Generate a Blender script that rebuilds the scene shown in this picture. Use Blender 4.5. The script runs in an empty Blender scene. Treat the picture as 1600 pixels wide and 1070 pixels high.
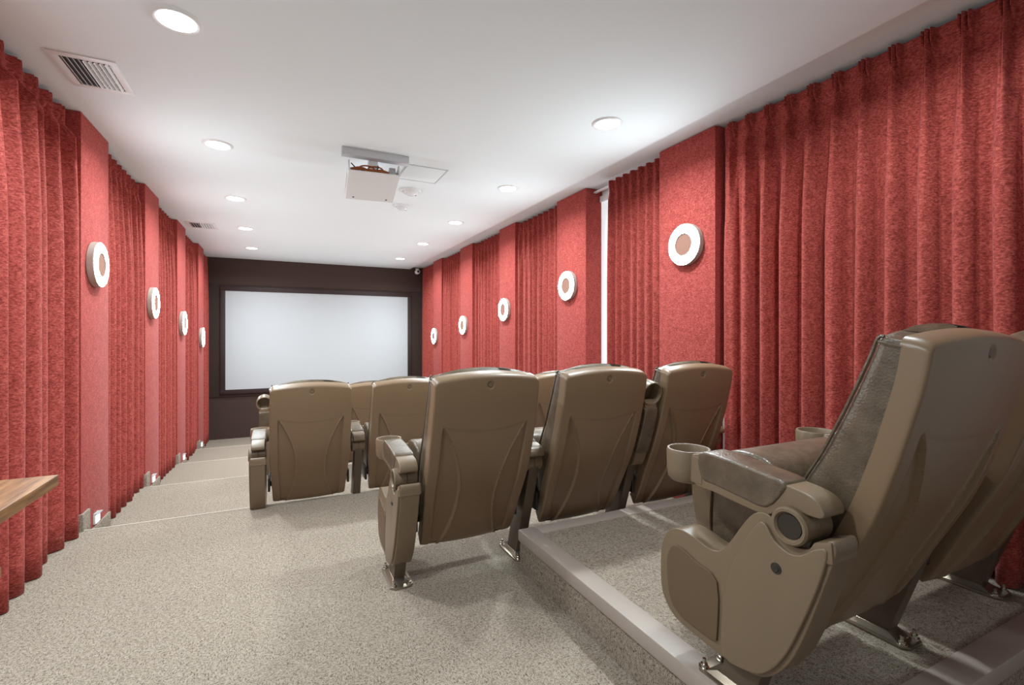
import bpy, bmesh, math, random
from mathutils import Vector, Matrix

sc = bpy.context.scene
COL = sc.collection
PI = math.pi

# ------------------------------------------------------------------ camera, world, exposure
cam_data = bpy.data.cameras.new('camera')
cam_data.sensor_width = 36.0
cam_data.lens = 743.0 / 1600.0 * 36.0
cam_data.shift_y = -10.0 / 1600.0
cam_data.clip_start = 0.02
cam = bpy.data.objects.new('camera', cam_data)
cam.location = (0, 0, 0)
cam.rotation_euler = (PI / 2, 0, -math.atan(361.0 / 743.0))
COL.objects.link(cam)
sc.camera = cam

world = bpy.data.worlds.new('world')
sc.world = world
world.use_nodes = True
world.node_tree.nodes['Background'].inputs[0].default_value = (0.93, 0.97, 1.0, 1)
world.node_tree.nodes['Background'].inputs[1].default_value = 0.33

sc.view_settings.view_transform = 'Standard'
sc.view_settings.look = 'None'
sc.view_settings.exposure = 0.36
sc.view_settings.gamma = 1.0
sc.view_settings.use_curve_mapping = False
sc.cycles.diffuse_bounces = 8
sc.cycles.max_bounces = 12

DOWN_W = 18.0          # watts of one ceiling downlight
DOWN_COL = (0.84, 0.965, 1.0)
LENS_E = 9.0           # its glowing lens
SCONCE_E = 80.0         # glowing ring of a wall sconce
STEP_E = 9.0

# ------------------------------------------------------------------ room measures (metres, camera at the origin)
CEIL = 1.277
L = [-1.11, -1.254, -1.40, -1.543, -1.678]        # floor levels, landing first
E_Y = [3.507, 4.87, 6.286, 7.70]                   # step edges
Y_BACK = 9.02
X_LW, X_RW = -1.17, 2.60                           # side walls
X_LP, X_RP = -1.021, 2.42                          # faces of the upholstered panels
PLAT_Z, PLAT_X, PLAT_Y0, PLAT_Y1 = -0.926, 1.017, 0.60, 2.03


def level(y):
    k = sum(1 for e in E_Y if y > e)
    return L[k]


# ------------------------------------------------------------------ material helpers
def new_mat(name):
    m = bpy.data.materials.new(name)
    m.use_nodes = True
    nt = m.node_tree
    b = nt.nodes['Principled BSDF']
    return m, nt, b


def srgb(r, g, b):
    def f(c):
        c /= 255.0
        return c / 12.92 if c <= 0.04045 else ((c + 0.055) / 1.055) ** 2.4
    return (f(r), f(g), f(b), 1)


def node(nt, t, **kw):
    n = nt.nodes.new(t)
    for k, v in kw.items():
        setattr(n, k, v)
    return n


def coords(nt, scale=(1, 1, 1), kind='Object'):
    tc = node(nt, 'ShaderNodeTexCoord')
    mp = node(nt, 'ShaderNodeMapping')
    mp.inputs['Scale'].default_value = scale
    nt.links.new(tc.outputs[kind], mp.inputs['Vector'])
    return mp.outputs['Vector']


def noise(nt, vec, scale, detail=3, rough=0.55):
    n = node(nt, 'ShaderNodeTexNoise')
    n.inputs['Scale'].default_value = scale
    n.inputs['Detail'].default_value = detail
    n.inputs['Roughness'].default_value = rough
    nt.links.new(vec, n.inputs['Vector'])
    return n.outputs['Fac']


def ramp(nt, fac, stops):
    r = node(nt, 'ShaderNodeValToRGB')
    e = r.color_ramp.elements
    while len(e) < len(stops):
        e.new(0.5)
    for el, (p, c) in zip(e, stops):
        el.position = p
        el.color = c
    nt.links.new(fac, r.inputs['Fac'])
    return r.outputs['Color']


def bump(nt, b, fac, strength, dist=0.002):
    n = node(nt, 'ShaderNodeBump')
    n.inputs['Strength'].default_value = strength
    n.inputs['Distance'].default_value = dist
    nt.links.new(fac, n.inputs['Height'])
    nt.links.new(n.outputs['Normal'], b.inputs['Normal'])
    return n


def math_node(nt, op, a, b=None):
    n = node(nt, 'ShaderNodeMath', operation=op)
    for i, v in enumerate((a, b)):
        if v is None:
            continue
        if isinstance(v, (int, float)):
            n.inputs[i].default_value = v
        else:
            nt.links.new(v, n.inputs[i])
    return n.outputs[0]


def plain(name, col, rough=0.5, metal=0.0, spec=0.5, nscale=0, nstr=0.0):
    m, nt, b = new_mat(name)
    b.inputs['Base Color'].default_value = col
    b.inputs['Roughness'].default_value = rough
    b.inputs['Metallic'].default_value = metal
    b.inputs['Specular IOR Level'].default_value = spec
    if nscale:
        v = coords(nt)
        bump(nt, b, noise(nt, v, nscale, 3), nstr, 0.001)
    return m


def emissive(name, col, e, base=(0.9, 0.9, 0.9, 1)):
    m, nt, b = new_mat(name)
    b.inputs['Base Color'].default_value = base
    b.inputs['Emission Color'].default_value = col
    b.inputs['Emission Strength'].default_value = e
    return m


def mat_fabric(name, dark, mid, light, rough=0.85):
    m, nt, b = new_mat(name)
    v = coords(nt, (0.55, 0.55, 1.3))
    n1 = noise(nt, v, 135, 4, 0.8)
    n2 = noise(nt, coords(nt), 28, 3, 0.65)
    f = math_node(nt, 'ADD', math_node(nt, 'MULTIPLY', n1, 0.82), math_node(nt, 'MULTIPLY', n2, 0.18))
    c = ramp(nt, f, [(0.38, dark), (0.50, mid), (0.64, light)])
    nt.links.new(c, b.inputs['Base Color'])
    b.inputs['Roughness'].default_value = rough
    b.inputs['Specular IOR Level'].default_value = 0.2
    b.inputs['Sheen Weight'].default_value = 0.1
    b.inputs['Sheen Roughness'].default_value = 0.45
    b.inputs['Sheen Tint'].default_value = (1.0, 0.62, 0.6, 1)
    bump(nt, b, noise(nt, v, 190, 3, 0.7), 0.5, 0.0015)
    return m


def mat_carpet(name, gain=1.0):
    m, nt, b = new_mat(name)
    vx = coords(nt, (72, 190, 90))
    vy = coords(nt, (190, 72, 90))
    va = coords(nt)
    nx = noise(nt, vx, 1.0, 2, 0.6)
    ny = noise(nt, vy, 1.0, 2, 0.6)
    patch = noise(nt, va, 22, 1, 0.4)
    sel = ramp(nt, patch, [(0.47, (0, 0, 0, 1)), (0.53, (1, 1, 1, 1))])
    mx = node(nt, 'ShaderNodeMix', data_type='FLOAT')
    nt.links.new(sel, mx.inputs[0])
    nt.links.new(nx, mx.inputs[2])
    nt.links.new(ny, mx.inputs[3])
    fine = noise(nt, va, 330, 2, 0.6)
    f = math_node(nt, 'ADD', math_node(nt, 'MULTIPLY', mx.outputs[0], 0.42), math_node(nt, 'MULTIPLY', fine, 0.58))

    def s(r, g, bb):
        c = srgb(r, g, bb)
        return (c[0] * gain, c[1] * gain, c[2] * gain, 1)
    c = ramp(nt, f, [(0.38, s(82, 69, 58)), (0.465, s(140, 127, 113)), (0.60, s(172, 160, 146))])
    nt.links.new(c, b.inputs['Base Color'])
    b.inputs['Roughness'].default_value = 0.95
    b.inputs['Specular IOR Level'].default_value = 0.1
    bump(nt, b, f, 0.6, 0.005)
    return m


def mat_leather(name, col, col2):
    m, nt, b = new_mat(name)
    v = coords(nt)
    vo = node(nt, 'ShaderNodeTexVoronoi')
    vo.inputs['Scale'].default_value = 190
    nt.links.new(v, vo.inputs['Vector'])
    w = noise(nt, v, 22, 5, 0.6)
    f = math_node(nt, 'ADD', math_node(nt, 'MULTIPLY', vo.outputs['Distance'], 0.25), w)
    nt.links.new(ramp(nt, w, [(0.35, col), (0.65, col2)]), b.inputs['Base Color'])
    b.inputs['Roughness'].default_value = 0.3
    bump(nt, b, f, 0.35, 0.006)
    return m


def mat_wood(name):
    m, nt, b = new_mat(name)
    v = coords(nt, (30, 2.0, 30))
    n1 = noise(nt, v, 3.0, 6, 0.65)
    c = ramp(nt, n1, [(0.34, srgb(92, 58, 30)), (0.5, srgb(136, 92, 51)), (0.66, srgb(164, 120, 72))])
    nt.links.new(c, b.inputs['Base Color'])
    b.inputs['Roughness'].default_value = 0.4
    bump(nt, b, n1, 0.15, 0.001)
    return m


M = {}
M['fabric'] = mat_fabric('red_chenille', srgb(112, 41, 35), srgb(158, 66, 58), srgb(194, 100, 92))
M['panel_fabric'] = mat_fabric('red_panel_fabric', srgb(124, 46, 41), srgb(162, 67, 61), srgb(194, 98, 91))
M['carpet'] = mat_carpet('loop_carpet')
M['carpet_light'] = plain('carpet_nosing', srgb(190, 181, 168), 0.9, 0, 0.2, 300, 0.4)
M['plaster'] = plain('ceiling_plaster', (0.81, 0.855, 0.87, 1), 0.9, 0, 0.2, 60, 0.03)
M['wall_white'] = plain('white_wall_paint', (0.82, 0.83, 0.84, 1), 0.8, 0, 0.3, 60, 0.03)
M['wall_dark'] = plain('dark_brown_wall_paint', srgb(68, 51, 45), 0.75, 0, 0.3, 80, 0.05)
M['wall_dark2'] = plain('dark_brown_panel_paint', srgb(62, 47, 42), 0.7, 0, 0.3, 80, 0.05)
M['screen_frame'] = plain('dark_maroon_frame', srgb(44, 24, 22), 0.6)
M['screen'] = plain('matte_white_screen', (0.5, 0.515, 0.53, 1), 0.75, 0, 0.2)
M['shell'] = plain('brown_moulded_plastic', srgb(125, 101, 77), 0.36, 0, 0.5, 420, 0.12)
M['plastic'] = plain('brown_arm_plastic', srgb(120, 101, 80), 0.36, 0, 0.5, 300, 0.08)
M['pad'] = plain('brown_inset_vinyl', srgb(102, 82, 62), 0.5, 0, 0.4, 160, 0.25)
M['dark_plastic'] = plain('dark_brown_plastic', srgb(48, 40, 34), 0.35)
M['black'] = plain('black_rubber', srgb(22, 20, 19), 0.5)
M['leather'] = mat_leather('brown_leather', srgb(84, 71, 57), srgb(104, 89, 72))
M['post'] = plain('dark_painted_steel', srgb(92, 78, 64), 0.4, 0.1)
M['steel'] = plain('bolt_steel', srgb(205, 200, 190), 0.22, 1.0)
M['plate'] = plain('foot_plate_steel', srgb(150, 138, 122), 0.3, 0.8)
M['edging'] = plain('grey_vinyl_edging', srgb(168, 154, 144), 0.42, 0, 0.5, 200, 0.05)
M['white_plastic'] = plain('white_plastic', (0.8, 0.8, 0.8, 1), 0.4)
M['grey_plastic'] = plain('grey_plastic', srgb(170, 170, 172), 0.45)
M['silver'] = plain('silver_paint', srgb(196, 197, 200), 0.4, 0.2)
M['lens'] = emissive('downlight_glow', (1.0, 0.985, 0.96, 1), LENS_E)
M['ring_glow'] = emissive('sconce_glow', (0.80, 0.96, 1.0, 1), SCONCE_E)
M['step_glow'] = emissive('step_light_glow', (0.93, 0.96, 1.0, 1), STEP_E)
M['window_glow'] = emissive('daylit_frosted_glass', (0.93, 0.97, 1.0, 1), 0.5, (0.5, 0.5, 0.5, 1))
M['bronze'] = plain('satin_rose_disc', srgb(150, 112, 98), 0.8, 0.0, 0.1)
M['rim_grey'] = plain('grey_sconce_rim', srgb(172, 162, 152), 0.4, 0.0)
M['wood'] = mat_wood('oak_veneer')
M['cable_brown'] = plain('brown_cable', srgb(150, 84, 34), 0.5)
M['vent_dark'] = plain('vent_cavity', srgb(60, 60, 62), 0.8)
M['clear'] = plain('frosted_clear_plastic', (0.78, 0.79, 0.8, 1), 0.25)


# ------------------------------------------------------------------ mesh helpers
class MB:
    def __init__(self):
        self.v, self.f = [], []

    def add(self, verts, faces):
        o = len(self.v)
        self.v += [tuple(p) for p in verts]
        self.f += [tuple(i + o for i in f) for f in faces]
        return self

    def box(self, x0, x1, y0, y1, z0, z1):
        v = [(x, y, z) for x in (x0, x1) for y in (y0, y1) for z in (z0, z1)]
        f = [(0, 1, 3, 2), (4, 6, 7, 5), (0, 4, 5, 1), (2, 3, 7, 6), (0, 2, 6, 4), (1, 5, 7, 3)]
        return self.add(v, f)

    def grid(self, rows, close_u=False, close_v=False):
        nr, nc = len(rows), len(rows[0])
        v = [p for r in rows for p in r]
        f = []
        for j in range(nr - 1 + (1 if close_v else 0)):
            for i in range(nc - 1 + (1 if close_u else 0)):
                a, b = j * nc + i, j * nc + (i + 1) % nc
                j2 = (j + 1) % nr
                f.append((a, b, j2 * nc + (i + 1) % nc, j2 * nc + i))
        return self.add(v, f)

    def lathe(self, prof, axis='z', n=32, c=(0, 0, 0)):
        """prof: list of (radius, height along the axis)."""
        rows = []
        for r, h in prof:
            row = []
            for k in range(n):
                a = 2 * PI * k / n
                u, w = r * math.cos(a), r * math.sin(a)
                p = {'z': (u, w, h), 'x': (h, u, w), 'y': (w, h, u)}[axis]
                row.append((p[0] + c[0], p[1] + c[1], p[2] + c[2]))
            rows.append(row)
        o = len(self.v)
        self.grid(rows, close_u=True)
        if prof[0][0] > 1e-6:
            self.f.append(tuple(o + k for k in range(n))[::-1])
        if prof[-1][0] > 1e-6:
            b = o + (len(prof) - 1) * n
            self.f.append(tuple(b + k for k in range(n)))
        return self

    def tube(self, pts, r, n=8):
        pts = [Vector(p) for p in pts]
        rows = []
        up = None
        for i, p in enumerate(pts):
            t = (pts[min(i + 1, len(pts) - 1)] - pts[max(i - 1, 0)]).normalized()
            if up is None:
                up = t.cross(Vector((0.31, 0.87, 0.4))).normalized()
            s = t.cross(up).normalized()
            up = s.cross(t).normalized()
            rows.append([tuple(p + (up * math.cos(2 * PI * k / n) + s * math.sin(2 * PI * k / n)) * r) for k in range(n)])
        o = len(self.v)
        self.grid(rows, close_u=True)
        self.f.append(tuple(o + k for k in range(n))[::-1])
        b = o + (len(rows) - 1) * n
        self.f.append(tuple(b + k for k in range(n)))
        return self

    def mesh(self, name, bevel=0.0, segs=2, smooth=True, angle=35, merge=False):
        bm = bmesh.new()
        vs = [bm.verts.new(p) for p in self.v]
        bm.verts.ensure_lookup_table()
        for f in self.f:
            try:
                bm.faces.new([vs[i] for i in f])
            except ValueError:
                pass
        if merge:
            bmesh.ops.remove_doubles(bm, verts=bm.verts, dist=1e-5)
        bmesh.ops.recalc_face_normals(bm, faces=bm.faces)
        if bevel > 0:
            es = [e for e in bm.edges if len(e.link_faces) == 2 and e.calc_face_angle(0) > math.radians(32)]
            bmesh.ops.bevel(bm, geom=es, offset=bevel, segments=segs, profile=0.6, affect='EDGES', clamp_overlap=True)
        for f in bm.faces:
            f.smooth = smooth
        for e in bm.edges:
            if len(e.link_faces) == 2 and e.calc_face_angle(0) > math.radians(angle):
                e.smooth = False
        me = bpy.data.meshes.new(name)
        bm.to_mesh(me)
        bm.free()
        return me


def prism(outline, x0, x1):
    """outline: (y, z) points; extruded along x."""
    n = len(outline)
    v = [(x0, y, z) for y, z in outline] + [(x1, y, z) for y, z in outline]
    f = [tuple(range(n))[::-1], tuple(range(n, 2 * n))]
    f += [(i, (i + 1) % n, n + (i + 1) % n, n + i) for i in range(n)]
    return MB().add(v, f)


def smooth_poly(pts, sub=4, closed=True):
    n = len(pts)
    out = []
    rng = n if closed else n - 1
    for i in range(rng):
        if closed:
            p0, p1, p2, p3 = pts[(i - 1) % n], pts[i], pts[(i + 1) % n], pts[(i + 2) % n]
        else:
            p0, p1, p2, p3 = pts[max(i - 1, 0)], pts[i], pts[i + 1], pts[min(i + 2, n - 1)]
        for k in range(sub):
            t = k / sub
            out.append(tuple(0.5 * (2 * b + (c - a) * t + (2 * a - 5 * b + 4 * c - d) * t * t + (3 * b - a - 3 * c + d) * t ** 3)
                             for a, b, c, d in zip(p0, p1, p2, p3)))
    if not closed:
        out.append(tuple(pts[-1]))
    return out


def obj(name, me, mat, parent=None, loc=None):
    o = bpy.data.objects.new(name, me)
    COL.objects.link(o)
    if me is not None and mat is not None and not me.materials:
        me.materials.append(mat)
    if parent is not None:
        o.parent = parent
    if loc is not None:
        o.location = loc
    return o


def tag(o, label, cat, group=None):
    o['label'] = label
    o['category'] = cat
    if group:
        o['group'] = group
    return o


def thing(name, label, cat, loc=(0, 0, 0), rotz=0.0, group=None):
    o = bpy.data.objects.new(name, None)
    COL.objects.link(o)
    o.empty_display_size = 0.1
    o.location = loc
    o.rotation_euler = (0, 0, rotz)
    return tag(o, label, cat, group)


def struct(name, mb, mat, bevel=0.0, parent=None):
    o = obj(name, mb.mesh(name, bevel, smooth=bevel > 0), mat, parent)
    if parent is None:
        o['kind'] = 'structure'
    return o


# ------------------------------------------------------------------ room shell
prof = [(-2.6, L[0])]
for k, e in enumerate(E_Y):
    prof += [(e, L[k]), (e, L[k + 1])]
prof += [(Y_BACK + 0.1, L[-1]), (Y_BACK + 0.1, -1.95), (-2.6, -1.95)]
struct('floor', prism(prof, X_LW - 0.1, X_RW + 0.1), M['carpet'])

struct('wall_left', MB().box(X_LW - 0.1, X_LW, -2.6, Y_BACK + 0.1, -1.95, 1.45), M['wall_white'])
struct('wall_right', MB().box(X_RW, X_RW + 0.1, -2.6, Y_BACK + 0.1, -1.95, 1.45), M['wall_white'])
wb = MB().box(X_LW, X_RW, Y_BACK, Y_BACK + 0.1, -1.95, 1.45)
struct('wall_back', wb, M['wall_dark'])
struct('wall_back_panel', MB().box(X_LW, X_RW, Y_BACK - 0.02, Y_BACK, -0.99, 0.836), M['wall_dark2'], 0.003)
# ceiling: flat field, with a shallow raised strip along the right curtains
cp = [(X_LW, CEIL), (2.215, CEIL), (2.215, CEIL + 0.035), (X_RW, CEIL + 0.035), (X_RW, 1.45), (X_LW, 1.45)]
n = len(cp)
cb = MB().add([(x, -2.6, z) for x, z in cp] + [(x, Y_BACK, z) for x, z in cp],
              [tuple(range(n)), tuple(range(2 * n - 1, n - 1, -1))] + [(i, n + i, n + (i + 1) % n, (i + 1) % n) for i in range(n)])
struct('ceiling', cb, M['plaster'])

# raised carpeted platform on the right, with its grey edging
struct('platform_floor', MB().box(PLAT_X + 0.008, X_RW, PLAT_Y0 + 0.008, PLAT_Y1 - 0.008, L[0] - 0.02, PLAT_Z - 0.001), M['carpet'])
ed = MB()
ow, dz, th = 0.085, 0.05, 0.012


def edging(mb, x0, x1, y0, y1):
    mb.box(x0, x1, y0, y1, PLAT_Z - dz, PLAT_Z + 0.004)


for nm, b4 in (('trim_1', (PLAT_X, PLAT_X + ow, PLAT_Y0, PLAT_Y1)),
               ('trim_2', (PLAT_X + ow, X_RW, PLAT_Y1 - ow, PLAT_Y1)),
               ('trim_3', (PLAT_X + ow, X_RW, PLAT_Y0, PLAT_Y0 + ow))):
    mb = MB()
    edging(mb, *b4)
    struct(nm, mb, M['edging'], 0.008)
# light carpet nosing at every step edge
for k, e in enumerate(E_Y):
    mb = MB().box(X_LW, X_RW, e - 0.008, e + 0.005, L[k] - 0.03, L[k] + 0.004)
    struct('trim_%d' % (4 + k), mb, M['carpet_light'], 0.004)

# daylit window seen in the gap beside a curtain on the right wall
struct('window_1', MB().box(X_RW - 0.012, X_RW, 2.7, 3.95, -0.75, 1.2), M['window_glow'])
wf = MB()
for y0 in (2.68, 3.30, 3.93):
    wf.box(X_RW - 0.03, X_RW, y0, y0 + 0.035, -0.80, 1.25)
wf.box(X_RW - 0.03, X_RW, 2.68, 3.965, 1.2, 1.25)
struct('window_1_frame', wf, M['wall_white'], 0.003)
# white jamb strip low beside the long right curtain
struct('trim_8', MB().box(2.475, 2.50, 2.068, 2.094, PLAT_Z if False else L[0], -0.46), M['wall_white'], 0.003)
wr = MB().box(2.505, 2.53, 3.2, 3.49, 1.27, 1.284)
struct('trim_9', wr, M['white_plastic'], 0.002)

# ------------------------------------------------------------------ upholstered panels (pilasters) and skirting
PANELS_R = [(2.10, 2.585), (3.49, 3.98), (4.90, 5.34), (6.26, 6.76), (7.68, 8.16)]
PANELS_L = [(2.13, 2.58), (3.50, 3.98), (4.92, 5.41), (6.29, 6.79), (7.77, 8.25)]
R_LAB = ['widest red fabric wall panel carrying the sconce above the middle row seats',
         'red fabric wall panel beside the white window gap',
         'third red fabric panel along the right wall, past the window gap',
         'fourth red fabric panel along the right wall towards the screen',
         'red fabric wall panel nearest the screen on the right wall']
L_LAB = [None,
         'red fabric wall panel by the landing edge, above the first step light',
         'second red fabric panel down the aisle wall, above the second step light',
         'third red fabric panel down the aisle wall, above the third step light',
         'red fabric panel at the bottom of the aisle wall nearest the screen']


def panel(x_face, x_wall, y0, y1, label, grp):
    zb = min(level(y0 + 0.05), level(y1 - 0.02))
    ztop = CEIL + (0.03 if x_wall > 0 else -0.001)
    xa, xb = sorted((x_face, x_wall))
    o = obj('upholstered_panel', MB().box(xa, xb, y0, y1, zb, ztop).mesh('upholstered_panel', 0.006, 2), M['panel_fabric'])
    tag(o, label, 'wall panel', grp)
    return o


for (y0, y1), lab in zip(PANELS_R, R_LAB):
    panel(X_RP, X_RW - 0.003, y0, y1, lab, 'red wall panels on the right')
for (y0, y1), lab in zip(PANELS_L, L_LAB):
    if lab:
        panel(X_LP, X_LW + 0.003, y0, y1, lab, 'red wall panels on the left')

for k, (y0, y1) in enumerate(PANELS_L[1:]):
    mb = MB()
    za, zb = L[k], L[k + 1]
    mb.box(X_LW, X_LP + 0.012, y0 - 0.012, y0 + 0.105, zb, za + 0.097)      # wraps the near corner, landing height
    mb.box(X_LP, X_LP + 0.011, y0 + 0.105, y1, zb, zb + 0.10)
    struct('baseboard_left' + ('' if k == 0 else '_%d' % k), mb, M['carpet'], 0.002)


# ------------------------------------------------------------------ curtains
def curtain(y0, y1, xp, sgn, ztop, npl, amp, seed, label, grp, spread=0.0, pinch=1.0, clear=0.004):
    """sgn: direction (in x) that faces the room."""
    rnd = random.Random(seed)
    per = (y1 - y0) / npl
    jit = [(rnd.uniform(-0.12, 0.12), rnd.uniform(0.75, 1.15), rnd.uniform(0, 6.28), rnd.uniform(-0.18, 0.18)) for _ in range(npl + 1)]
    dzs = [0, .012, .03, .05, .07, .085, .1, .115, .135, .16, .19, .23, .28, .34, .42, .52, .65, .8, 1.0, 1.25, 1.5, 1.75, 2.0, 2.2, 2.32]
    rows = []
    mb = MB()
    ps = [-0.5, -0.44, -0.38, -0.33, -0.29] + [-0.26 + 0.02 * i for i in range(27)] + [0.29, 0.33, 0.38, 0.44]
    samples = [(k, p) for k in range(npl) for p in ps] + [(npl - 1, 0.5)]
    for dz in dzs:
        row = []
        for k, p in samples:
            s = k + p + 0.5
            jx, ja, ph, drift = jit[k]
            # blend of neighbours keeps the cloth continuous at pleat borders
            e = max(0.0, 1 - abs(abs(p) - 0.5) / 0.18) * 0.5
            kn = min(max(k + (1 if p > 0 else -1), 0), npl - 1)
            jn = jit[kn]
            ja = ja * (1 - e) + jn[1] * e
            dr = drift * (1 - e) + jn[3] * e
            low = min(1.0, max(0.0, (dz - 0.12) / 0.75))
            low = low * low * (3 - 2 * low)
            # top heading: three pinched fingers
            fing = (0.5 + 0.5 * math.cos(2 * PI * p / 0.14)) * max(0, 1 - (p / 0.22) ** 6) if abs(p) < 0.22 else 0
            d_top = 0.026 * fing * pinch + 0.016 * max(0, 1 - (p / 0.24) ** 2) * pinch + 0.004 * (0.5 - 0.5 * math.cos(2 * PI * p))
            wn = max(0.0, 1 - abs(dz - 0.105) / 0.05)
            d_pin = 0.040 * math.exp(-(p / 0.075) ** 2) * pinch
            d_head = d_top * (1 - wn) + d_pin * wn
            # opening fold
            w = 0.10 + 0.17 * low
            crest = math.exp(-(p / w) ** 2 * 1.1) * (1 - 0.30 * (1 - low) * math.exp(-(p / (0.3 * w)) ** 2))
            wave = 0.5 + 0.5 * math.cos(2 * PI * p)
            d_fold = amp * ja * ((1 - low) * crest + low * (0.88 * math.sqrt(max(0.0, 1 - (p / 0.29) ** 2)) + 0.12 * wave))
            d_fold += 0.008 * low * math.sin(5.1 * PI * s * 0.37 + seed) + 0.006 * low * math.sin(4 * PI * p + ph)
            h = min(1.0, max(0.0, (dz - 0.10) / 0.05))
            d = d_head * (1 - h) + d_fold * h
            yy = y0 + per * (k + 0.5 + p + 0.02 * low * math.sin(2 * PI * p) + low * dr * 0.6 * math.sin(0.9 * dz + ph) * (1 - (2 * abs(p)) ** 2))
            fl = spread * (dz / 2.3)
            yy += fl * (s / npl - 0.5)
            yy = min(max(yy, y0 - abs(fl) * 0.5), y1 + abs(fl) * 0.5)
            row.append((xp + sgn * d, yy, dz))
        rows.append(row)
    out = []
    for j, r in enumerate(rows):
        rr = []
        for (x, y, dz) in r:
            zb = level(y) + clear if not (x > PLAT_X and PLAT_Y0 < y < PLAT_Y1 + 0.06) else PLAT_Z + clear
            zz = ztop - dz * (ztop - zb) / dzs[-1]
            if dz < 0.5:
                zz = ztop - dz
            elif dzs[-1] > 0.5:
                zz = (ztop - 0.5) - (dz - 0.5) * (ztop - 0.5 - zb) / (dzs[-1] - 0.5)
            rr.append((x, y, zz))
        out.append(rr)
    mb.grid(out)
    o = obj('curtain', mb.mesh('curtain', angle=80), M['fabric'])
    sm = o.modifiers.new('thickness', 'SOLIDIFY')
    sm.thickness = 0.004
    sm.offset = 0
    tag(o, label, 'curtain', grp)
    return o


GR, GL = 'red curtains along the right wall', 'red curtains along the left wall'
curtain(0.25, 2.072, 2.478, -1, 1.292, 15, 0.072, 1, 'long red pinch pleated curtain behind the raised back row', GR)
curtain(2.60, 3.225, 2.48, -1, 1.285, 7, 0.056, 2, 'red curtain between the white window gap and the widest wall panel', GR)
curtain(3.985, 4.895, 2.48, -1, 1.285, 8, 0.056, 3, 'red curtain hanging just past the panel beside the white window gap', GR)
curtain(5.345, 6.255, 2.48, -1, 1.285, 8, 0.056, 4, 'red curtain on the right wall, third one from the screen', GR)
curtain(6.765, 7.675, 2.48, -1, 1.285, 8, 0.056, 5, 'red curtain on the right wall, second one from the screen', GR)
curtain(8.165, 8.985, 2.48, -1, 1.285, 8, 0.056, 6, 'red curtain under the security camera in the far right corner', GR)
curtain(2.20, 3.485, -1.105, 1, 1.255, 8, 0.10, 11, 'red curtain behind the wooden table', GL)
curtain(3.985, 4.915, -1.095, 1, 1.25, 8, 0.06, 12, 'red curtain between the first and second step lights', GL)
curtain(5.415, 6.285, -1.095, 1, 1.25, 8, 0.06, 13, 'red curtain between the second and third step lights', GL)
curtain(6.795, 7.765, -1.095, 1, 1.25, 8, 0.06, 14, 'red curtain between the third and last step lights', GL)
curtain(8.255, 8.985, -1.095, 1, 1.25, 6, 0.06, 15, 'red curtain in the far left corner beside the screen wall', GL)

# ------------------------------------------------------------------ projection screen
scr = thing('projection_screen', 'large white projection screen in a dark frame on the brown back wall', 'screen', (0, Y_BACK - 0.02, -0.954))
SX0, SX1, SZ0, SZ1, FW = -0.885, 2.235, -0.947, 0.812, 0.072
mb = MB()
zo = 0.954
mb.box(SX0, SX1, -0.03, 0, SZ1 - FW + zo, SZ1 + zo).box(SX0, SX1, -0.03, 0, SZ0 + zo, SZ0 + FW + zo)
mb.box(SX0, SX0 + FW, -0.03, 0, SZ0 + FW + zo, SZ1 - FW + zo).box(SX1 - FW, SX1, -0.03, 0, SZ0 + FW + zo, SZ1 - FW + zo)
obj('screen_frame', mb.mesh('screen_frame', 0.003), M['screen_frame'], scr)
obj('screen_surface', MB().box(SX0 + FW, SX1 - FW, -0.012, 0, SZ0 + FW + zo, SZ1 - FW + zo).mesh('screen_surface', smooth=False), M['screen'], scr)

# ------------------------------------------------------------------ ceiling downlights
ring_me = MB().lathe([(0.066, -0.002), (0.070, -0.008), (0.080, -0.009), (0.091, -0.005), (0.093, 0.0)], n=40).mesh('downlight_ring')
# open the ring: rebuild without caps
rm = MB()
pr = [(0.071, 0.0), (0.070, -0.007), (0.078, -0.0095), (0.088, -0.006), (0.0925, 0.0)]
rm.grid([[(r * math.cos(2 * PI * k / 40), r * math.sin(2 * PI * k / 40), h) for k in range(40)] for r, h in pr], close_u=True)
ring_me = rm.mesh('downlight_ring')
lens_me = MB().lathe([(0.0, -0.0045), (0.04, -0.004), (0.071, -0.002)], n=40).mesh('downlight_lens')
lens_me.materials.append(M['lens'])
DL_Y = [2.32, 3.71, 5.08, 6.44, 7.84]
DL_LAB = {
    (0, 0): 'ceiling downlight beside the near air vent, biggest on the left',
    (0, 1): 'ceiling downlight level with the projector, second in the left row',
    (0, 2): 'third ceiling downlight in the left row, past the projector',
    (0, 3): 'ceiling downlight beside the far air vent',
    (0, 4): 'last ceiling downlight of the left row, nearest the screen',
    (1, 0): 'ceiling downlight above the middle row, first in the right row',
    (1, 1): 'ceiling downlight right of the smoke detectors, second in the right row',
    (1, 2): 'third ceiling downlight in the right row',
    (1, 3): 'fourth ceiling downlight in the right row',
    (1, 4): 'last ceiling downlight of the right row, by the security camera',
}
lamp = bpy.data.lights.new('downlight_lamp', 'AREA')
lamp.shape = 'DISK'
lamp.size = 0.135
lamp.energy = DOWN_W
lamp.color = DOWN_COL
lamp.spread = math.radians(158)
dim = lamp.copy()
dim.energy = DOWN_W * 0.6
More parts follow.
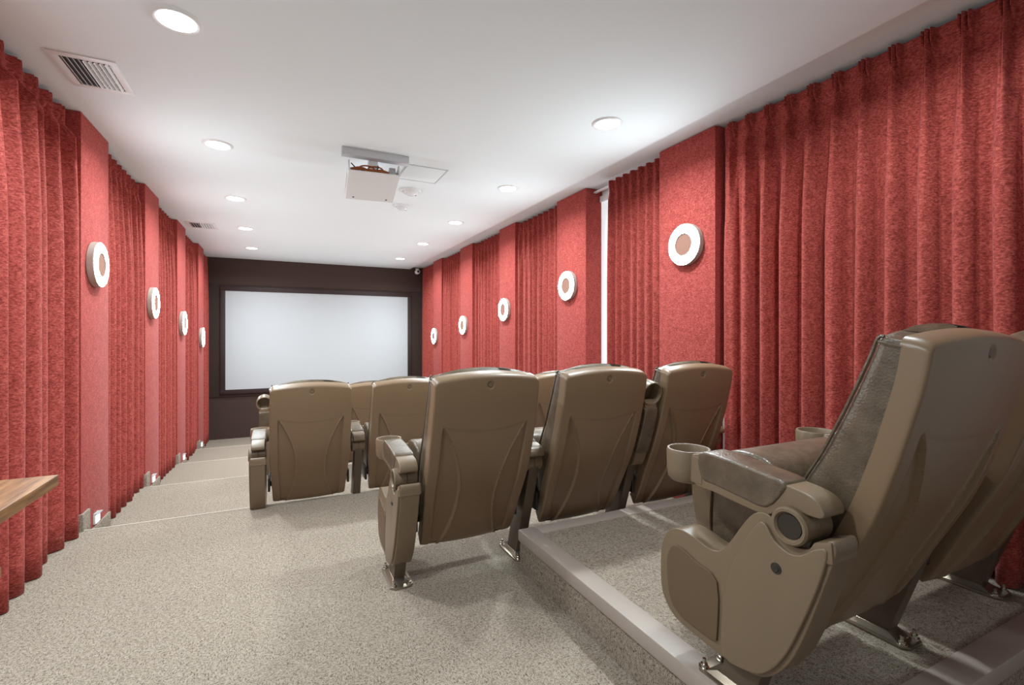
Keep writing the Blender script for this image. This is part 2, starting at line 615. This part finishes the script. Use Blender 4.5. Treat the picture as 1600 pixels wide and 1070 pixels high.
for side, x in enumerate((-0.379, 1.763)):
    for k, y in enumerate([0.93] + DL_Y):
        vis = k >= 1
        if vis:
            t = thing('ceiling_downlight', DL_LAB[(side, k - 1)], 'ceiling light', (x, y, CEIL), 0, 'recessed downlights in two rows')
        else:
            t = thing('ceiling_downlight', 'ceiling downlight overhead behind the picture edge', 'ceiling light', (x, y, CEIL), 0, 'recessed downlights in two rows')
        obj('trim_ring', ring_me, M['white_plastic'], t)
        obj('lens', lens_me, M['lens'], t)
        lo = bpy.data.objects.new('bulb', lamp if vis or side == 0 else dim)
        COL.objects.link(lo)
        lo.parent = t
        lo.location = (0, 0, -0.012)

# ------------------------------------------------------------------ ring sconces
def ring_grid(pr, n=48):
    mb = MB()
    mb.grid([[(h, r * math.cos(2 * PI * k / n), r * math.sin(2 * PI * k / n)) for k in range(n)] for r, h in pr], close_u=True)
    return mb


S_OUT, S_IN = 0.137, 0.071
sc_rim = ring_grid([(S_OUT - 0.004, 0.0), (S_OUT, 0.004), (S_OUT, 0.034), (S_OUT - 0.003, 0.0375), (S_OUT - 0.02, 0.0375), (S_IN + 0.02, 0.0375), (S_IN + 0.002, 0.041), (S_IN, 0.041), (S_IN, 0.030)]).mesh('sconce_rim')
sc_glow = ring_grid([(S_OUT - 0.004, 0.038), (S_OUT - 0.010, 0.0415), (S_IN + 0.003, 0.0415)]).mesh('sconce_diffuser', angle=60)
sc_disc = MB().lathe([(0.0, 0.0365), (S_IN + 0.0005, 0.0365), (S_IN + 0.0005, 0.034)], axis='x', n=48).mesh('sconce_disc')
SR = [(2.322, 0.602), (3.757, 0.468), (5.15, 0.315), (6.57, 0.160), (8.02, 0.0)]
SL = [(3.70, 0.433), (5.10, 0.288), (6.50, 0.146), (7.93, -0.018)]
SR_LAB = ['largest round ring wall light, on the widest red panel', 'ring wall light on the panel beside the white window gap',
          'ring wall light third along the right wall', 'ring wall light fourth along the right wall',
          'smallest ring wall light on the right wall, nearest the screen']
SL_LAB = ['ring wall light above the first step light on the left aisle wall', 'ring wall light above the second step light on the aisle wall',
          'ring wall light above the third step light on the aisle wall', 'ring wall light above the last step light, nearest the screen']
for pts, labs, x, rot in ((SR, SR_LAB, X_RP, PI), (SL, SL_LAB, X_LP, 0.0)):
    for (y, z), lab in zip(pts, labs):
        t = thing('wall_sconce', lab, 'wall light', (x, y, z), rot, 'glowing ring sconces')
        obj('rim', sc_rim, M['rim_grey'], t)
        obj('ring_diffuser', sc_glow, M['ring_glow'], t)
        obj('center_disc', sc_disc, M['bronze'], t)

# ------------------------------------------------------------------ step lights on the left panels
st_fr = MB().box(0, 0.012, -0.04, 0.04, -0.028, 0.036).mesh('step_frame', 0.004)
st_le = MB().box(0.010, 0.016, -0.030, 0.030, -0.022, 0.022).mesh('step_lens', 0.003)
st_hd = MB().box(0.0, 0.028, -0.040, 0.040, 0.030, 0.036).mesh('step_hood', 0.002)
for k, (y, lab) in enumerate(zip((3.724, 5.16, 6.62, 8.0), (
        'small glowing step light by the landing edge, biggest of the four', 'small glowing step light, second down the aisle',
        'small glowing step light, third down the aisle', 'small glowing step light at the bottom of the aisle'))):
    t = thing('step_light', lab, 'step light', (X_LP, y, L[k + 1] + 0.142), 0, 'step lights along the left aisle')
    obj('frame', st_fr, M['white_plastic'], t)
    obj('lens', st_le, M['step_glow'], t)
    obj('hood', st_hd, M['grey_plastic'], t)

# ------------------------------------------------------------------ ceiling vents
def vent(x0, x1, y0, y1, label):
    t = thing('ceiling_vent', label, 'air vent', (x0, y0, CEIL), 0, 'white ceiling vents')
    w, d, m_ = x1 - x0, y1 - y0, 0.035
    f = MB()
    f.box(0, w, 0, m_, -0.006, 0).box(0, w, d - m_, d, -0.006, 0).box(0, m_, m_, d - m_, -0.006, 0).box(w - m_, w, m_, d - m_, -0.006, 0)
    obj('frame', f.mesh('vent_frame', 0.002), M['white_plastic'], t)
    obj('duct_opening', MB().box(m_, w - m_, m_, d - m_, -0.0012, 0).mesh('duct', smooth=False), M['vent_dark'], t)
    nb = 9
    for k in range(nb):
        xx = m_ + (w - 2 * m_) * (k + 0.5) / nb
        a = math.radians(-42 if k < nb // 2 else 42)
        hw = 0.0085
        s = MB()
        c, sn = math.cos(a) * hw, math.sin(a) * hw
        pts = [(xx - c, -0.006 - sn), (xx + c, -0.006 + sn), (xx + c, -0.0048 + sn), (xx - c, -0.0048 - sn)]
        v = [(px, m_, pz) for px, pz in pts] + [(px, d - m_, pz) for px, pz in pts]
        s.add(v, [(0, 1, 2, 3), (7, 6, 5, 4), (0, 4, 5, 1), (1, 5, 6, 2), (2, 6, 7, 3), (3, 7, 4, 0)])
        obj('slat', s.mesh('vent_slat', smooth=False), M['white_plastic'], t)
    for k in range(5):
        yy = m_ + (d - 2 * m_) * (k + 0.5) / 5
        obj('cross_bar', MB().box(w / 2, w - m_, yy - 0.002, yy + 0.002, -0.004, -0.001).mesh('vent_bar', smooth=False), M['white_plastic'], t)


vent(-0.944, -0.692, 2.80, 3.145, 'white louvred air vent in the ceiling above the long left curtain, the large one')
vent(-0.965, -0.675, 6.33, 6.66, 'small looking white air vent in the ceiling far down the aisle')

# ------------------------------------------------------------------ ceiling projector
pj = thing('projector', 'white ceiling projector hanging tilted from a grey mount plate, its cable bay open', 'projector', (0.59, 3.40, CEIL))
obj('mount_plate', MB().box(-0.222, 0.232, -0.035, 0.03, -0.05, 0).mesh('mount_plate', 0.003), M['silver'], pj)
obj('mount_arm', MB().box(-0.03, 0.03, 0.05, 0.13, -0.13, 0).mesh('mount_arm', 0.004), M['white_plastic'], pj)
tilt = Matrix.Rotation(math.radians(-15.5), 4, 'X') @ Matrix.Rotation(math.radians(-3.0), 4, 'Z')


def tilted(mb):
    b = Vector((0, 0.0, -0.142))
    mb.v = [tuple((tilt @ Vector(p)) + b) for p in mb.v]
    return mb


w2 = 0.176
body = MB()
body.box(-w2, w2, 0.0, 0.37, 0.0, 0.010)                         # underside
body.box(-w2, -w2 + 0.012, 0.0, 0.37, 0.010, 0.085).box(w2 - 0.012, w2, 0.0, 0.37, 0.010, 0.085)
body.box(-w2, w2, 0.09, 0.37, 0.010, 0.085)
obj('housing', tilted(body).mesh('projector_housing', 0.004, 3), M['white_plastic'], pj)
obj('rear_panel', tilted(MB().box(-w2 + 0.012, w2 - 0.012, 0.082, 0.0895, 0.011, 0.08)).mesh('projector_rear', smooth=False), M['grey_plastic'], pj)
for k, x in enumerate((-0.135, -0.115, -0.10, -0.03, -0.02, 0.05)):
    obj('port', tilted(MB().box(x, x + 0.012, 0.078, 0.083, 0.016 + 0.004 * (k % 2), 0.027)).mesh('port', smooth=False), M['black'], pj)
obj('connector_block', tilted(MB().box(0.105, 0.15, 0.03, 0.08, 0.02, 0.08)).mesh('connector_block', 0.002), M['silver'], pj)
cbm = MB()
for k in range(4):
    pts = smooth_poly([(-0.155, 0.05, 0.034 + 0.006 * k), (-0.09, 0.035, 0.044 + 0.005 * k), (-0.02, 0.04, 0.050 - 0.003 * k),
                       (0.05, 0.03, 0.038 + 0.004 * k), (0.11, 0.045, 0.032 + 0.003 * k)], 5, False)
    cbm.tube(pts, 0.0055, 8)
for sgn in (-1, 1):
    loop = [(0.03 * sgn - 0.02 + 0.05 * math.cos(a), 0.03, 0.05 + 0.022 * math.sin(a)) for a in [2 * PI * i / 20 for i in range(20)]]
    cbm.tube(loop, 0.005, 8)
obj('signal_cable', tilted(cbm).mesh('signal_cable'), M['cable_brown'], pj)
ck, ck2 = MB(), MB()
ck.tube(smooth_poly([(-0.12, 0.045, 0.05), (-0.135, 0.05, 0.075), (-0.15, 0.06, 0.10)], 5, False), 0.004, 8)
ck2.tube(smooth_poly([(0.02, 0.03, 0.05), (0.03, 0.03, 0.075), (0.01, 0.045, 0.105)], 5, False), 0.004, 8)
obj('power_cable', tilted(ck).mesh('power_cable'), M['black'], pj)
obj('power_cable', tilted(ck2).mesh('power_cable'), M['black'], pj)
for x in (-0.12, 0.12):
    obj('screw', tilted(MB().lathe([(0.0, -0.002), (0.007, -0.0015), (0.007, 0.002)], n=14, c=(x, 0.335, 0))).mesh('screw'), M['vent_dark'], pj)

hatch = thing('access_hatch', 'flat white access hatch in the ceiling right of the projector', 'ceiling hatch', (0.84, 3.51, CEIL))
obj('door_leaf', MB().box(0.012, 0.31, 0.012, 0.34, -0.003, 0).mesh('hatch_leaf', 0.001), M['plaster'], hatch)
hf = MB().box(0, 0.322, 0, 0.008, -0.004, 0).box(0, 0.322, 0.344, 0.352, -0.004, 0).box(0, 0.008, 0.008, 0.344, -0.004, 0).box(0.314, 0.322, 0.008, 0.344, -0.004, 0)
obj('rim', hf.mesh('hatch_rim', smooth=False), M['silver'], hatch)

for (x, y, r, lab) in ((1.023, 4.13, 0.085, 'round white smoke detector on the ceiling, larger one close to the projector'),
                       (1.064, 4.654, 0.07, 'round white smoke detector on the ceiling, smaller one behind the first')):
    t = thing('smoke_detector', lab, 'smoke detector', (x, y, CEIL), 0, 'ceiling smoke detectors')
    obj('base_ring', MB().lathe([(r, 0), (r, -0.012), (r * 0.92, -0.018), (0.0, -0.018)], n=32).mesh('detector_base'), M['white_plastic'], t)
    obj('dome', MB().lathe([(r * 0.72, -0.018), (r * 0.68, -0.032), (r * 0.4, -0.044), (0.0, -0.047)], n=32).mesh('detector_dome'), M['clear'], t)
    obj('indicator', MB().lathe([(0.006, -0.03), (0.006, -0.046), (0, -0.047)], n=12, c=(r * 0.5, 0, 0)).mesh('detector_led'), M['grey_plastic'], t)

cm = thing('security_camera', 'small white dome security camera in the top right corner by the screen wall', 'security camera', (2.325, 8.90, CEIL))
obj('bracket', MB().lathe([(0.035, 0), (0.035, -0.012), (0.018, -0.018), (0.018, -0.04)], n=24).mesh('bracket'), M['white_plastic'], cm)
obj('body', MB().lathe([(0.0, -0.075), (0.032, -0.07), (0.043, -0.05), (0.043, 0.02), (0.036, 0.035), (0.0, 0.036)], axis='y', n=28, c=(0, 0, -0.062)).mesh('camera_body'), M['white_plastic'], cm)
obj('lens', MB().lathe([(0.022, -0.05), (0.022, -0.079), (0.0, -0.08)], axis='y', n=20, c=(0, 0, -0.062)).mesh('camera_lens'), M['black'], cm)

# ------------------------------------------------------------------ wooden table at the left edge
tb = thing('side_table', 'wooden table corner jutting in at the left edge before the red curtain', 'table', (-0.80, 1.0, L[0]))
TZ = 0.75
obj('table_top', MB().box(-0.22, 0.28, -0.75, 0.63, TZ - 0.028, TZ).mesh('table_top', 0.003), M['wood'], tb)
obj('lower_shelf', MB().box(-0.20, 0.20, -0.70, 0.555, TZ - 0.215, TZ - 0.19).mesh('lower_shelf', 0.003), M['wood'], tb)
for x in (-0.17, 0.13):
    for y in (-0.66, 0.50):
        obj('leg', MB().box(x - 0.025, x + 0.025, y - 0.025, y + 0.025, 0, TZ - 0.028).mesh('table_leg', 0.004), M['wood'], tb)

# ------------------------------------------------------------------ theatre seats
def resample(curve, n):
    pts = [Vector((0, y, z)) for y, z in smooth_poly(curve, 10, False)]
    cum = [0]
    for a, b in zip(pts, pts[1:]):
        cum.append(cum[-1] + (b - a).length)
    out = []
    for k in range(n):
        s = cum[-1] * k / (n - 1)
        i = 0
        while i < len(cum) - 2 and cum[i + 1] < s:
            i += 1
        t = (s - cum[i]) / max(1e-9, cum[i + 1] - cum[i])
        out.append(pts[i].lerp(pts[i + 1], t))
    return out, cum[-1]


SHELL = [(-0.090, 0.162), (-0.128, 0.200), (-0.205, 0.360), (-0.280, 0.520), (-0.326, 0.654), (-0.358, 0.770), (-0.376, 0.845), (-0.386, 0.910), (-0.390, 0.966)]
NS = 400
S_PTS, S_LEN = resample(SHELL, NS)


def shell_at(s):
    f = min(max(s / S_LEN, 0), 1) * (NS - 1)
    i = min(int(f), NS - 2)
    p = S_PTS[i].lerp(S_PTS[i + 1], f - i)
    t = (S_PTS[min(i + 3, NS - 1)] - S_PTS[max(i - 3, 0)]).normalized()
    nrm = Vector((0, t.z, -t.y))            # towards the front
    return p, nrm


def sstep(a, b, x):
    t = min(1, max(0, (x - a) / (b - a)))
    return t * t * (3 - 2 * t)


def shell_mesh():
    fl = [(1.0, 0.052), (1.0, 0.034), (1.0, 0.012), (0.998, 0.0055), (0.992, 0.0022), (0.981, 0.0006)]
    NU = 130
    cols = [(-u, f) for u, f in fl] + [(-0.972 + 1.944 * i / (NU - 1), 0.0) for i in range(NU)] + [(u, f) for u, f in fl[::-1]]
    NV = 150
    vrows = [(0.0, 0.03), (0.0, 0.012), (0.0025, 0.003)] + [(0.006 + (1 - 0.006 - 0.014) * j / (NV - 1), 0.0) for j in range(NV)]
    vrows += [(0.989, 0.0008), (0.9945, 0.0030), (0.9985, 0.0070), (1.002, 0.013), (1.006, 0.022), (1.010, 0.036), (1.013, 0.055)]
    rows = []
    for v, fv in vrows:
        row = []
        for u, fu in cols:
            au = abs(u)
            lu = S_LEN - 0.016 - 0.022 * u * u
            if au > 0.90:
                q = (au - 0.90) / 0.10
                lu -= 0.020 * (1 - math.sqrt(max(0, 1 - q * q * 0.985)))
            # bottom corners are rounded a little too
            s0 = 0.0
            if au > 0.9:
                q = (au - 0.9) / 0.1
                s0 = 0.022 * (1 - math.sqrt(max(0, 1 - q * q * 0.985)))
            s = s0 + v * (lu - s0)
            vn = s / S_LEN
            p, nrm = shell_at(s)
            w = 0.224 + 0.016 * sstep(0.0, 0.45, vn) - 0.003 * sstep(0.6, 1.0, vn)
            d = max(fu, fv) - 0.010 * (1 - u * u)
            # moulded panel: two recessed crescents and a faint arc above
            vt = 0.735
            if fu == 0 and fv == 0:
                k = (vt - vn) / vt
                outer = 0.80
                inner = 0.80 - 1.55 * k * (1 - 0.92 * k) * 1.0 if k > 0 else 0.80
                inner = max(0.36, inner)
                if k > 0:
                    span = outer - inner
                    if span > 0:
                        a = sstep(inner - 0.012, inner + 0.006, au) * (1 - sstep(outer - 0.006, outer + 0.012, au))
                        depth = 0.009 * min(1.0, span / 0.05)
                        d += depth * a
                        d -= 0.0045 * math.exp(-((au - inner + 0.016) / 0.013) ** 2) * min(1.0, span / 0.04)
                arc = vt - 0.032 * (1 - (u / 0.8) ** 2)
                if au < 0.8:
                    d += 0.0012 * (1 - sstep(arc - 0.004, arc + 0.004, vn))
                # cup for the plug
                rr = math.hypot(u * w, s - (S_LEN - 0.058))
                d += 0.005 * (1 - sstep(0.012, 0.017, rr))
            x = u * w
            row.append((x, p.y + nrm.y * d, p.z + nrm.z * d))
        rows.append(row)
    mb = MB().grid(rows)
    nc = len(cols)
    o = 0
    nr = len(rows)
    # close the front of the shell behind the cushion
    for j in range(nr - 1):
        mb.f.append((j * nc, (j + 1) * nc, (j + 1) * nc + nc - 1, j * nc + nc - 1))
    mb.f.append(tuple(range(nc)))
    mb.f.append(tuple((nr - 1) * nc + i for i in range(nc)))
    return mb.mesh('back_shell', angle=70)


def cushion_mesh():
    rear = [(-0.346, 0.970), (-0.348, 0.940), (-0.340, 0.890), (-0.330, 0.82), (-0.312, 0.74), (-0.288, 0.66), (-0.252, 0.57), (-0.215, 0.49), (-0.182, 0.42), (-0.150, 0.35), (-0.135, 0.32)]
    front = [(-0.305, 0.972), (-0.284, 0.955), (-0.268, 0.900), (-0.236, 0.815), (-0.202, 0.735), (-0.165, 0.655), (-0.112, 0.562), (-0.082, 0.49), (-0.080, 0.42), (-0.105, 0.35), (-0.125, 0.325)]
    rear = smooth_poly(rear, 4, False)
    front = smooth_poly(front, 4, False)
    sec = [(-1, 0.0), (-1.015, 0.25), (-1.02, 0.55), (-1.01, 0.8), (-0.975, 0.93), (-0.92, 0.99), (-0.8, 1.02), (-0.5, 1.0), (-0.2, 0.97), (0, 0.965)]
    sec = sec + [(-x, t) for x, t in sec[-2::-1]]
    rows = []
    n = len(rear)
    for k, (r, f) in enumerate(zip(rear, front)):
        q = k / (n - 1)
        hw = 0.226 + 0.004 * math.sin(PI * min(1, q * 1.6))
        hw *= 0.965 + 0.035 * sstep(0, 0.05, q)
        row = []
        for x, t in sec:
            y = r[0] + (f[0] - r[0]) * t
            z = r[1] + (f[1] - r[1]) * t
            z -= 0.020 * x * x * (1 - sstep(0.0, 0.25, q)) + 0.012 * x ** 6 * (1 - sstep(0.0, 0.1, q)) - 0.004 * (1 - sstep(0, 0.06, q)) * (1 - x * x)
            y += 0.004 * math.sin(9 * z + 4 * x) * t
            row.append((x * hw, y, z))
        rows.append(row)
    mb = MB().grid(rows)
    nc = len(sec)
    mb.f.append(tuple(range(nc)))
    mb.f.append(tuple((n - 1) * nc + i for i in range(nc)))
    for j in range(n - 1):
        mb.f.append((j * nc, (j + 1) * nc, (j + 1) * nc + nc - 1, j * nc + nc - 1))
    pip = MB()
    pips = []
    for sg, i in ((-1, 4), (1, nc - 5)):
        pip = MB()
        pip.tube([tuple(Vector(r[i]) + Vector((0.004 * sg, 0.004, 0))) for r in rows[2:-2]], 0.0045, 6)
        pip.tube([tuple(Vector(rows[5][q]) + Vector((0.003 * sg, 0, 0))) for q in (range(0, 5) if sg < 0 else range(nc - 5, nc))], 0.004, 6)
        pips.append(pip.mesh('cushion_piping'))
    return mb.mesh('back_cushion', angle=75), pips[0], pips[1]


SEAT = smooth_poly([(-0.015, 0.275), (0.06, 0.255), (0.145, 0.250), (0.163, 0.32), (0.160, 0.46), (0.150, 0.555), (0.115, 0.597), (0.05, 0.612), (-0.02, 0.600), (-0.052, 0.555), (-0.048, 0.45), (-0.03, 0.35)], 4)
PAN = smooth_poly([(0.150, 0.248), (0.185, 0.262), (0.205, 0.31), (0.232, 0.42), (0.232, 0.485), (0.205, 0.545), (0.165, 0.572), (0.158, 0.50), (0.164, 0.40), (0.160, 0.30)], 4)
LEG = [(0.042, 0.010), (-0.060, 0.010), (-0.128, 0.22), (-0.186, 0.40), (-0.212, 0.49), (-0.145, 0.49), (-0.085, 0.40), (-0.02, 0.22)]
PANEL = smooth_poly([(-0.260, 0.500), (-0.235, 0.484), (-0.210, 0.464), (-0.175, 0.456), (-0.142, 0.470), (-0.120, 0.505), (-0.085, 0.505), (-0.052, 0.472), (-0.012, 0.410), (0.022, 0.366), (0.06, 0.354),
                     (0.12, 0.366), (0.173, 0.368), (0.215, 0.345), (0.240, 0.298), (0.246, 0.22), (0.236, 0.143), (0.185, 0.095), (0.10, 0.084), (0.015, 0.080), (-0.06, 0.088), (-0.115, 0.112),
                     (-0.165, 0.175), (-0.205, 0.270), (-0.245, 0.395), (-0.268, 0.475)], 3)
COVER = smooth_poly([(-0.255, 0.478), (-0.225, 0.470), (-0.198, 0.447), (-0.170, 0.440), (-0.135, 0.455), (-0.112, 0.485), (-0.09, 0.480), (-0.045, 0.405), (-0.005, 0.310), (0.012, 0.20), (0.010, 0.092), (-0.06, 0.094),
                     (-0.108, 0.118), (-0.155, 0.182), (-0.195, 0.275), (-0.238, 0.398)], 3)
INSET = smooth_poly([(0.032, 0.275), (0.10, 0.300), (0.165, 0.318), (0.200, 0.300), (0.214, 0.25), (0.204, 0.16), (0.175, 0.122), (0.11, 0.112), (0.045, 0.112), (0.032, 0.13)], 3)
ARM = smooth_poly([(0.125, 0.602), (0.02, 0.604), (-0.09, 0.597), (-0.165, 0.592), (-0.215, 0.583), (-0.238, 0.565), (-0.240, 0.542), (-0.205, 0.538), (-0.170, 0.545), (-0.140, 0.528), (-0.105, 0.505), (-0.04, 0.506), (0.05, 0.515), (0.12, 0.522)], 3)
ARMPAD = smooth_poly([(0.098, 0.612), (0.02, 0.617), (-0.08, 0.608), (-0.152, 0.598), (-0.152, 0.575), (-0.108, 0.524), (-0.04, 0.527), (0.04, 0.536), (0.088, 0.544)], 3)
MESH = {}
MESH['shell'] = shell_mesh()
MESH['cushion'], MESH['piping'], MESH['piping2'] = cushion_mesh()
MESH['plug'] = MB().lathe([(0.0, -0.001), (0.0095, -0.001), (0.0125, 0.002), (0.0125, 0.006)], axis='y', n=20).mesh('back_plug')
MESH['seat'] = prism(SEAT, -0.222, 0.222).mesh('seat_cushion', 0.022, 4, angle=60)
MESH['pan'] = prism(PAN, -0.226, 0.226).mesh('seat_pan', 0.012, 3, angle=50)
MESH['hinge'] = MB().box(-0.240, 0.240, -0.075, -0.045, 0.262, 0.292).box(-0.252, -0.238, -0.13, 0.03, 0.24, 0.33).box(0.238, 0.252, -0.13, 0.03, 0.24, 0.33).mesh('hinge_bracket', 0.004)
MESH['leg'] = prism(LEG, -0.026, 0.026).mesh('support_leg', 0.006, 2)
fp = MB()
for (z0, z1, w, ya, yb) in ((0.0, 0.008, 0.052, -0.125, 0.105),):
    out = [(-w, ya + 0.02), (-w + 0.02, ya), (w - 0.02, ya), (w, ya + 0.02), (w, yb - 0.02), (w - 0.02, yb), (-w + 0.02, yb), (-w, yb - 0.02)]
    nn = len(out)
    fp.add([(x, y, z0) for x, y in out] + [(x, y, z1) for x, y in out], [tuple(range(nn))[::-1], tuple(range(nn, 2 * nn))] + [(i, (i + 1) % nn, nn + (i + 1) % nn, nn + i) for i in range(nn)])
fp.add([(-0.04, -0.095, 0.008), (0.04, -0.095, 0.008), (0.04, 0.075, 0.008), (-0.04, 0.075, 0.008), (-0.028, -0.06, 0.024), (0.028, -0.06, 0.024), (0.028, 0.045, 0.024), (-0.028, 0.045, 0.024)],
       [(0, 1, 5, 4), (1, 2, 6, 5), (2, 3, 7, 6), (3, 0, 4, 7), (4, 5, 6, 7)])
MESH['foot'] = fp.mesh('floor_plate', 0.002)
MESH['bolt'] = MB().lathe([(0.014, 0.008), (0.014, 0.011), (0.0095, 0.012), (0.0095, 0.02), (0.005, 0.021), (0.005, 0.034), (0, 0.035)], n=10).mesh('bolt')
MESH['arm'] = prism(ARM, -0.038, 0.038).mesh('arm_body', 0.009, 3, angle=50)
MESH['armpad'] = prism(ARMPAD, -0.042, 0.042).mesh('arm_pad', 0.012, 3, angle=50)
cup = MB()
cp_ = [(0.0, 0.512), (0.050, 0.512), (0.059, 0.522), (0.0615, 0.545), (0.0625, 0.600), (0.060, 0.606), (0.055, 0.606), (0.052, 0.600), (0.050, 0.545), (0.048, 0.538), (0.0, 0.538)]
cup.lathe(cp_, n=40, c=(0, 0.172, 0))
MESH['cup'] = cup.mesh('cup_holder', angle=50)
MESH['neck'] = MB().box(-0.040, 0.040, 0.085, 0.13, 0.52, 0.601).mesh('cup_neck', 0.008, 3)
MESH['hub'] = MB().lathe([(0.036, -0.046), (0.043, -0.042), (0.043, -0.002), (0.040, 0.0), (0.043, 0.002), (0.043, 0.042), (0.036, 0.046)], axis='x', n=32, c=(0, -0.172, 0.503)).mesh('pivot_hub', angle=50)
MESH['hubcap'] = MB().lathe([(0.0, -0.049), (0.028, -0.049), (0.029, -0.043)], axis='x', n=32, c=(0, -0.172, 0.503)).mesh('pivot_cap')
hr = MB()
hr.grid([[(h, -0.172 + r * math.cos(2 * PI * k / 32), 0.503 + r * math.sin(2 * PI * k / 32)) for k in range(32)] for r, h in ((0.043, -0.040), (0.044, -0.050), (0.040, -0.055), (0.034, -0.055), (0.030, -0.048))], close_u=True)
MESH['hubring'] = hr.mesh('pivot_ring')
MESH['panel'] = prism(PANEL, -0.040, 0.040).mesh('end_panel', 0.010, 3, angle=50)
MESH['cover'] = prism(COVER, -0.049, -0.030).mesh('panel_cover', 0.006, 3, angle=50)
MESH['inset'] = prism(INSET, -0.046, -0.030).mesh('panel_inset', 0.005, 3, angle=50)
MESH['lock'] = MB().lathe([(0.0, -0.053), (0.007, -0.053), (0.0085, -0.0505), (0.013, -0.0505), (0.014, -0.046)], axis='x', n=20, c=(0, -0.14, 0.391)).mesh('panel_lock')
MESH['rearcap'] = prism([(-0.262, 0.500), (-0.225, 0.486), (-0.212, 0.462), (-0.236, 0.444), (-0.266, 0.452)], -0.046, 0.046).mesh('rear_cap', 0.006, 2)

P_HUB = Vector((0, -0.172, 0.503))


def child(name, key, mat, parent, loc=(0, 0, 0), rot=None):
    o = obj(name, MESH[key], M[mat], parent, loc)
    if rot:
        o.rotation_euler = rot
    return o


def standard(root, x, aisle, raised):
    leg = child('support_leg', 'leg', 'post', root, (x, 0, 0))
    child('floor_plate', 'foot', 'plate', leg)
    for bx in (-0.034, 0.034):
        for by in (-0.103, 0.083):
            child('bolt', 'bolt', 'steel', leg, (bx, by, 0))
    arm = child('armrest', 'arm', 'plastic', root, (x, 0, 0))
    child('arm_pad', 'armpad', 'leather', arm)
    child('cup_holder', 'cup', 'plastic', arm)
    child('cup_neck', 'neck', 'plastic', arm)
    if raised:
        a = math.radians(103)
        arm.rotation_euler = (a, 0, 0)
        R = Matrix.Rotation(a, 3, 'X')
        arm.location = Vector((x, 0, 0)) + P_HUB - R @ P_HUB
    hub = child('pivot_hub', 'hub', 'plastic', root, (x, 0, 0))
    if aisle:
        child('pivot_ring', 'hubring', 'plastic', hub)
        child('pivot_cap', 'hubcap', 'dark_plastic', hub)
        ep = child('end_panel', 'panel', 'plastic', root, (x, 0, 0))
        child('panel_cover', 'cover', 'plastic', ep)
        child('panel_inset', 'inset', 'pad', ep)
        child('panel_lock', 'lock', 'dark_plastic', ep)
        child('rear_cap', 'rearcap', 'plastic', ep)


PITCH = 0.61


def seat(x, y, z, label, aisle=False, raise_left=False, raise_right=False, tall=1.0):
    t = thing('theater_seat', label, 'theatre seat', (x, y, z), 0, 'brown leather theatre seats in rows')
    t.scale = (1, 1, tall)
    sh = child('back_shell', 'shell', 'shell', t)
    p, nrm = shell_at(S_LEN - 0.058)
    child('shell_plug', 'plug', 'pad', sh, (0, p.y - 0.0065, p.z), (math.radians(-3), 0, 0))
    cu = child('back_cushion', 'cushion', 'leather', t)
    child('piping', 'piping', 'leather', cu)
    child('piping', 'piping2', 'leather', cu)
    child('seat_cushion', 'seat', 'leather', t)
    child('seat_pan', 'pan', 'plastic', t)
    child('hinge_bracket', 'hinge', 'dark_plastic', t)
    if aisle:
        standard(t, -PITCH / 2, True, raise_left)
    standard(t, PITCH / 2, False, raise_right)
    return t


XC = [0.175, 0.785, 1.395, 2.005]
YA, YB, YC, YD = 0.87, 2.21, 3.60, 4.975
seat(XC[2], YA, PLAT_Z, 'large brown theatre seat up on the raised platform, cup holder towards the aisle', aisle=True, tall=0.98)
seat(XC[3], YA, PLAT_Z, 'brown theatre seat on the raised platform, mostly hidden behind the large end seat', tall=0.98)
seat(XC[1], YB, L[0], 'brown theatre seat at the aisle end of the middle row on the landing', aisle=True)
seat(XC[2], YB, L[0], 'brown theatre seat in the centre of the three in the middle row', raise_right=True)
seat(XC[3], YB, L[0], 'brown theatre seat of the middle row standing by the right curtain')
seat(XC[0], YC, L[1], 'brown theatre seat at the aisle end just below the landing edge', aisle=True)
seat(XC[1], YC, L[1], 'brown theatre seat below the landing edge, second from its aisle end')
seat(XC[2], YC, L[1], 'brown theatre seat below the landing edge hidden behind the middle row end seat')
seat(XC[3], YC, L[1], 'brown theatre seat top peeking out between the two left middle row seats')
seat(XC[0], YD, L[2], 'brown theatre seat in the front row with raised arm, hidden behind the aisle end seat', aisle=True, raise_left=True)
seat(XC[1], YD, L[2], 'brown theatre seat top of the front row, seen between two seats of the row behind')
seat(XC[2], YD, L[2], 'brown theatre seat in the front row hidden behind the other rows, third from aisle')
seat(XC[3], YD, L[2], 'brown theatre seat in the front row by the right wall, hidden behind the other rows')
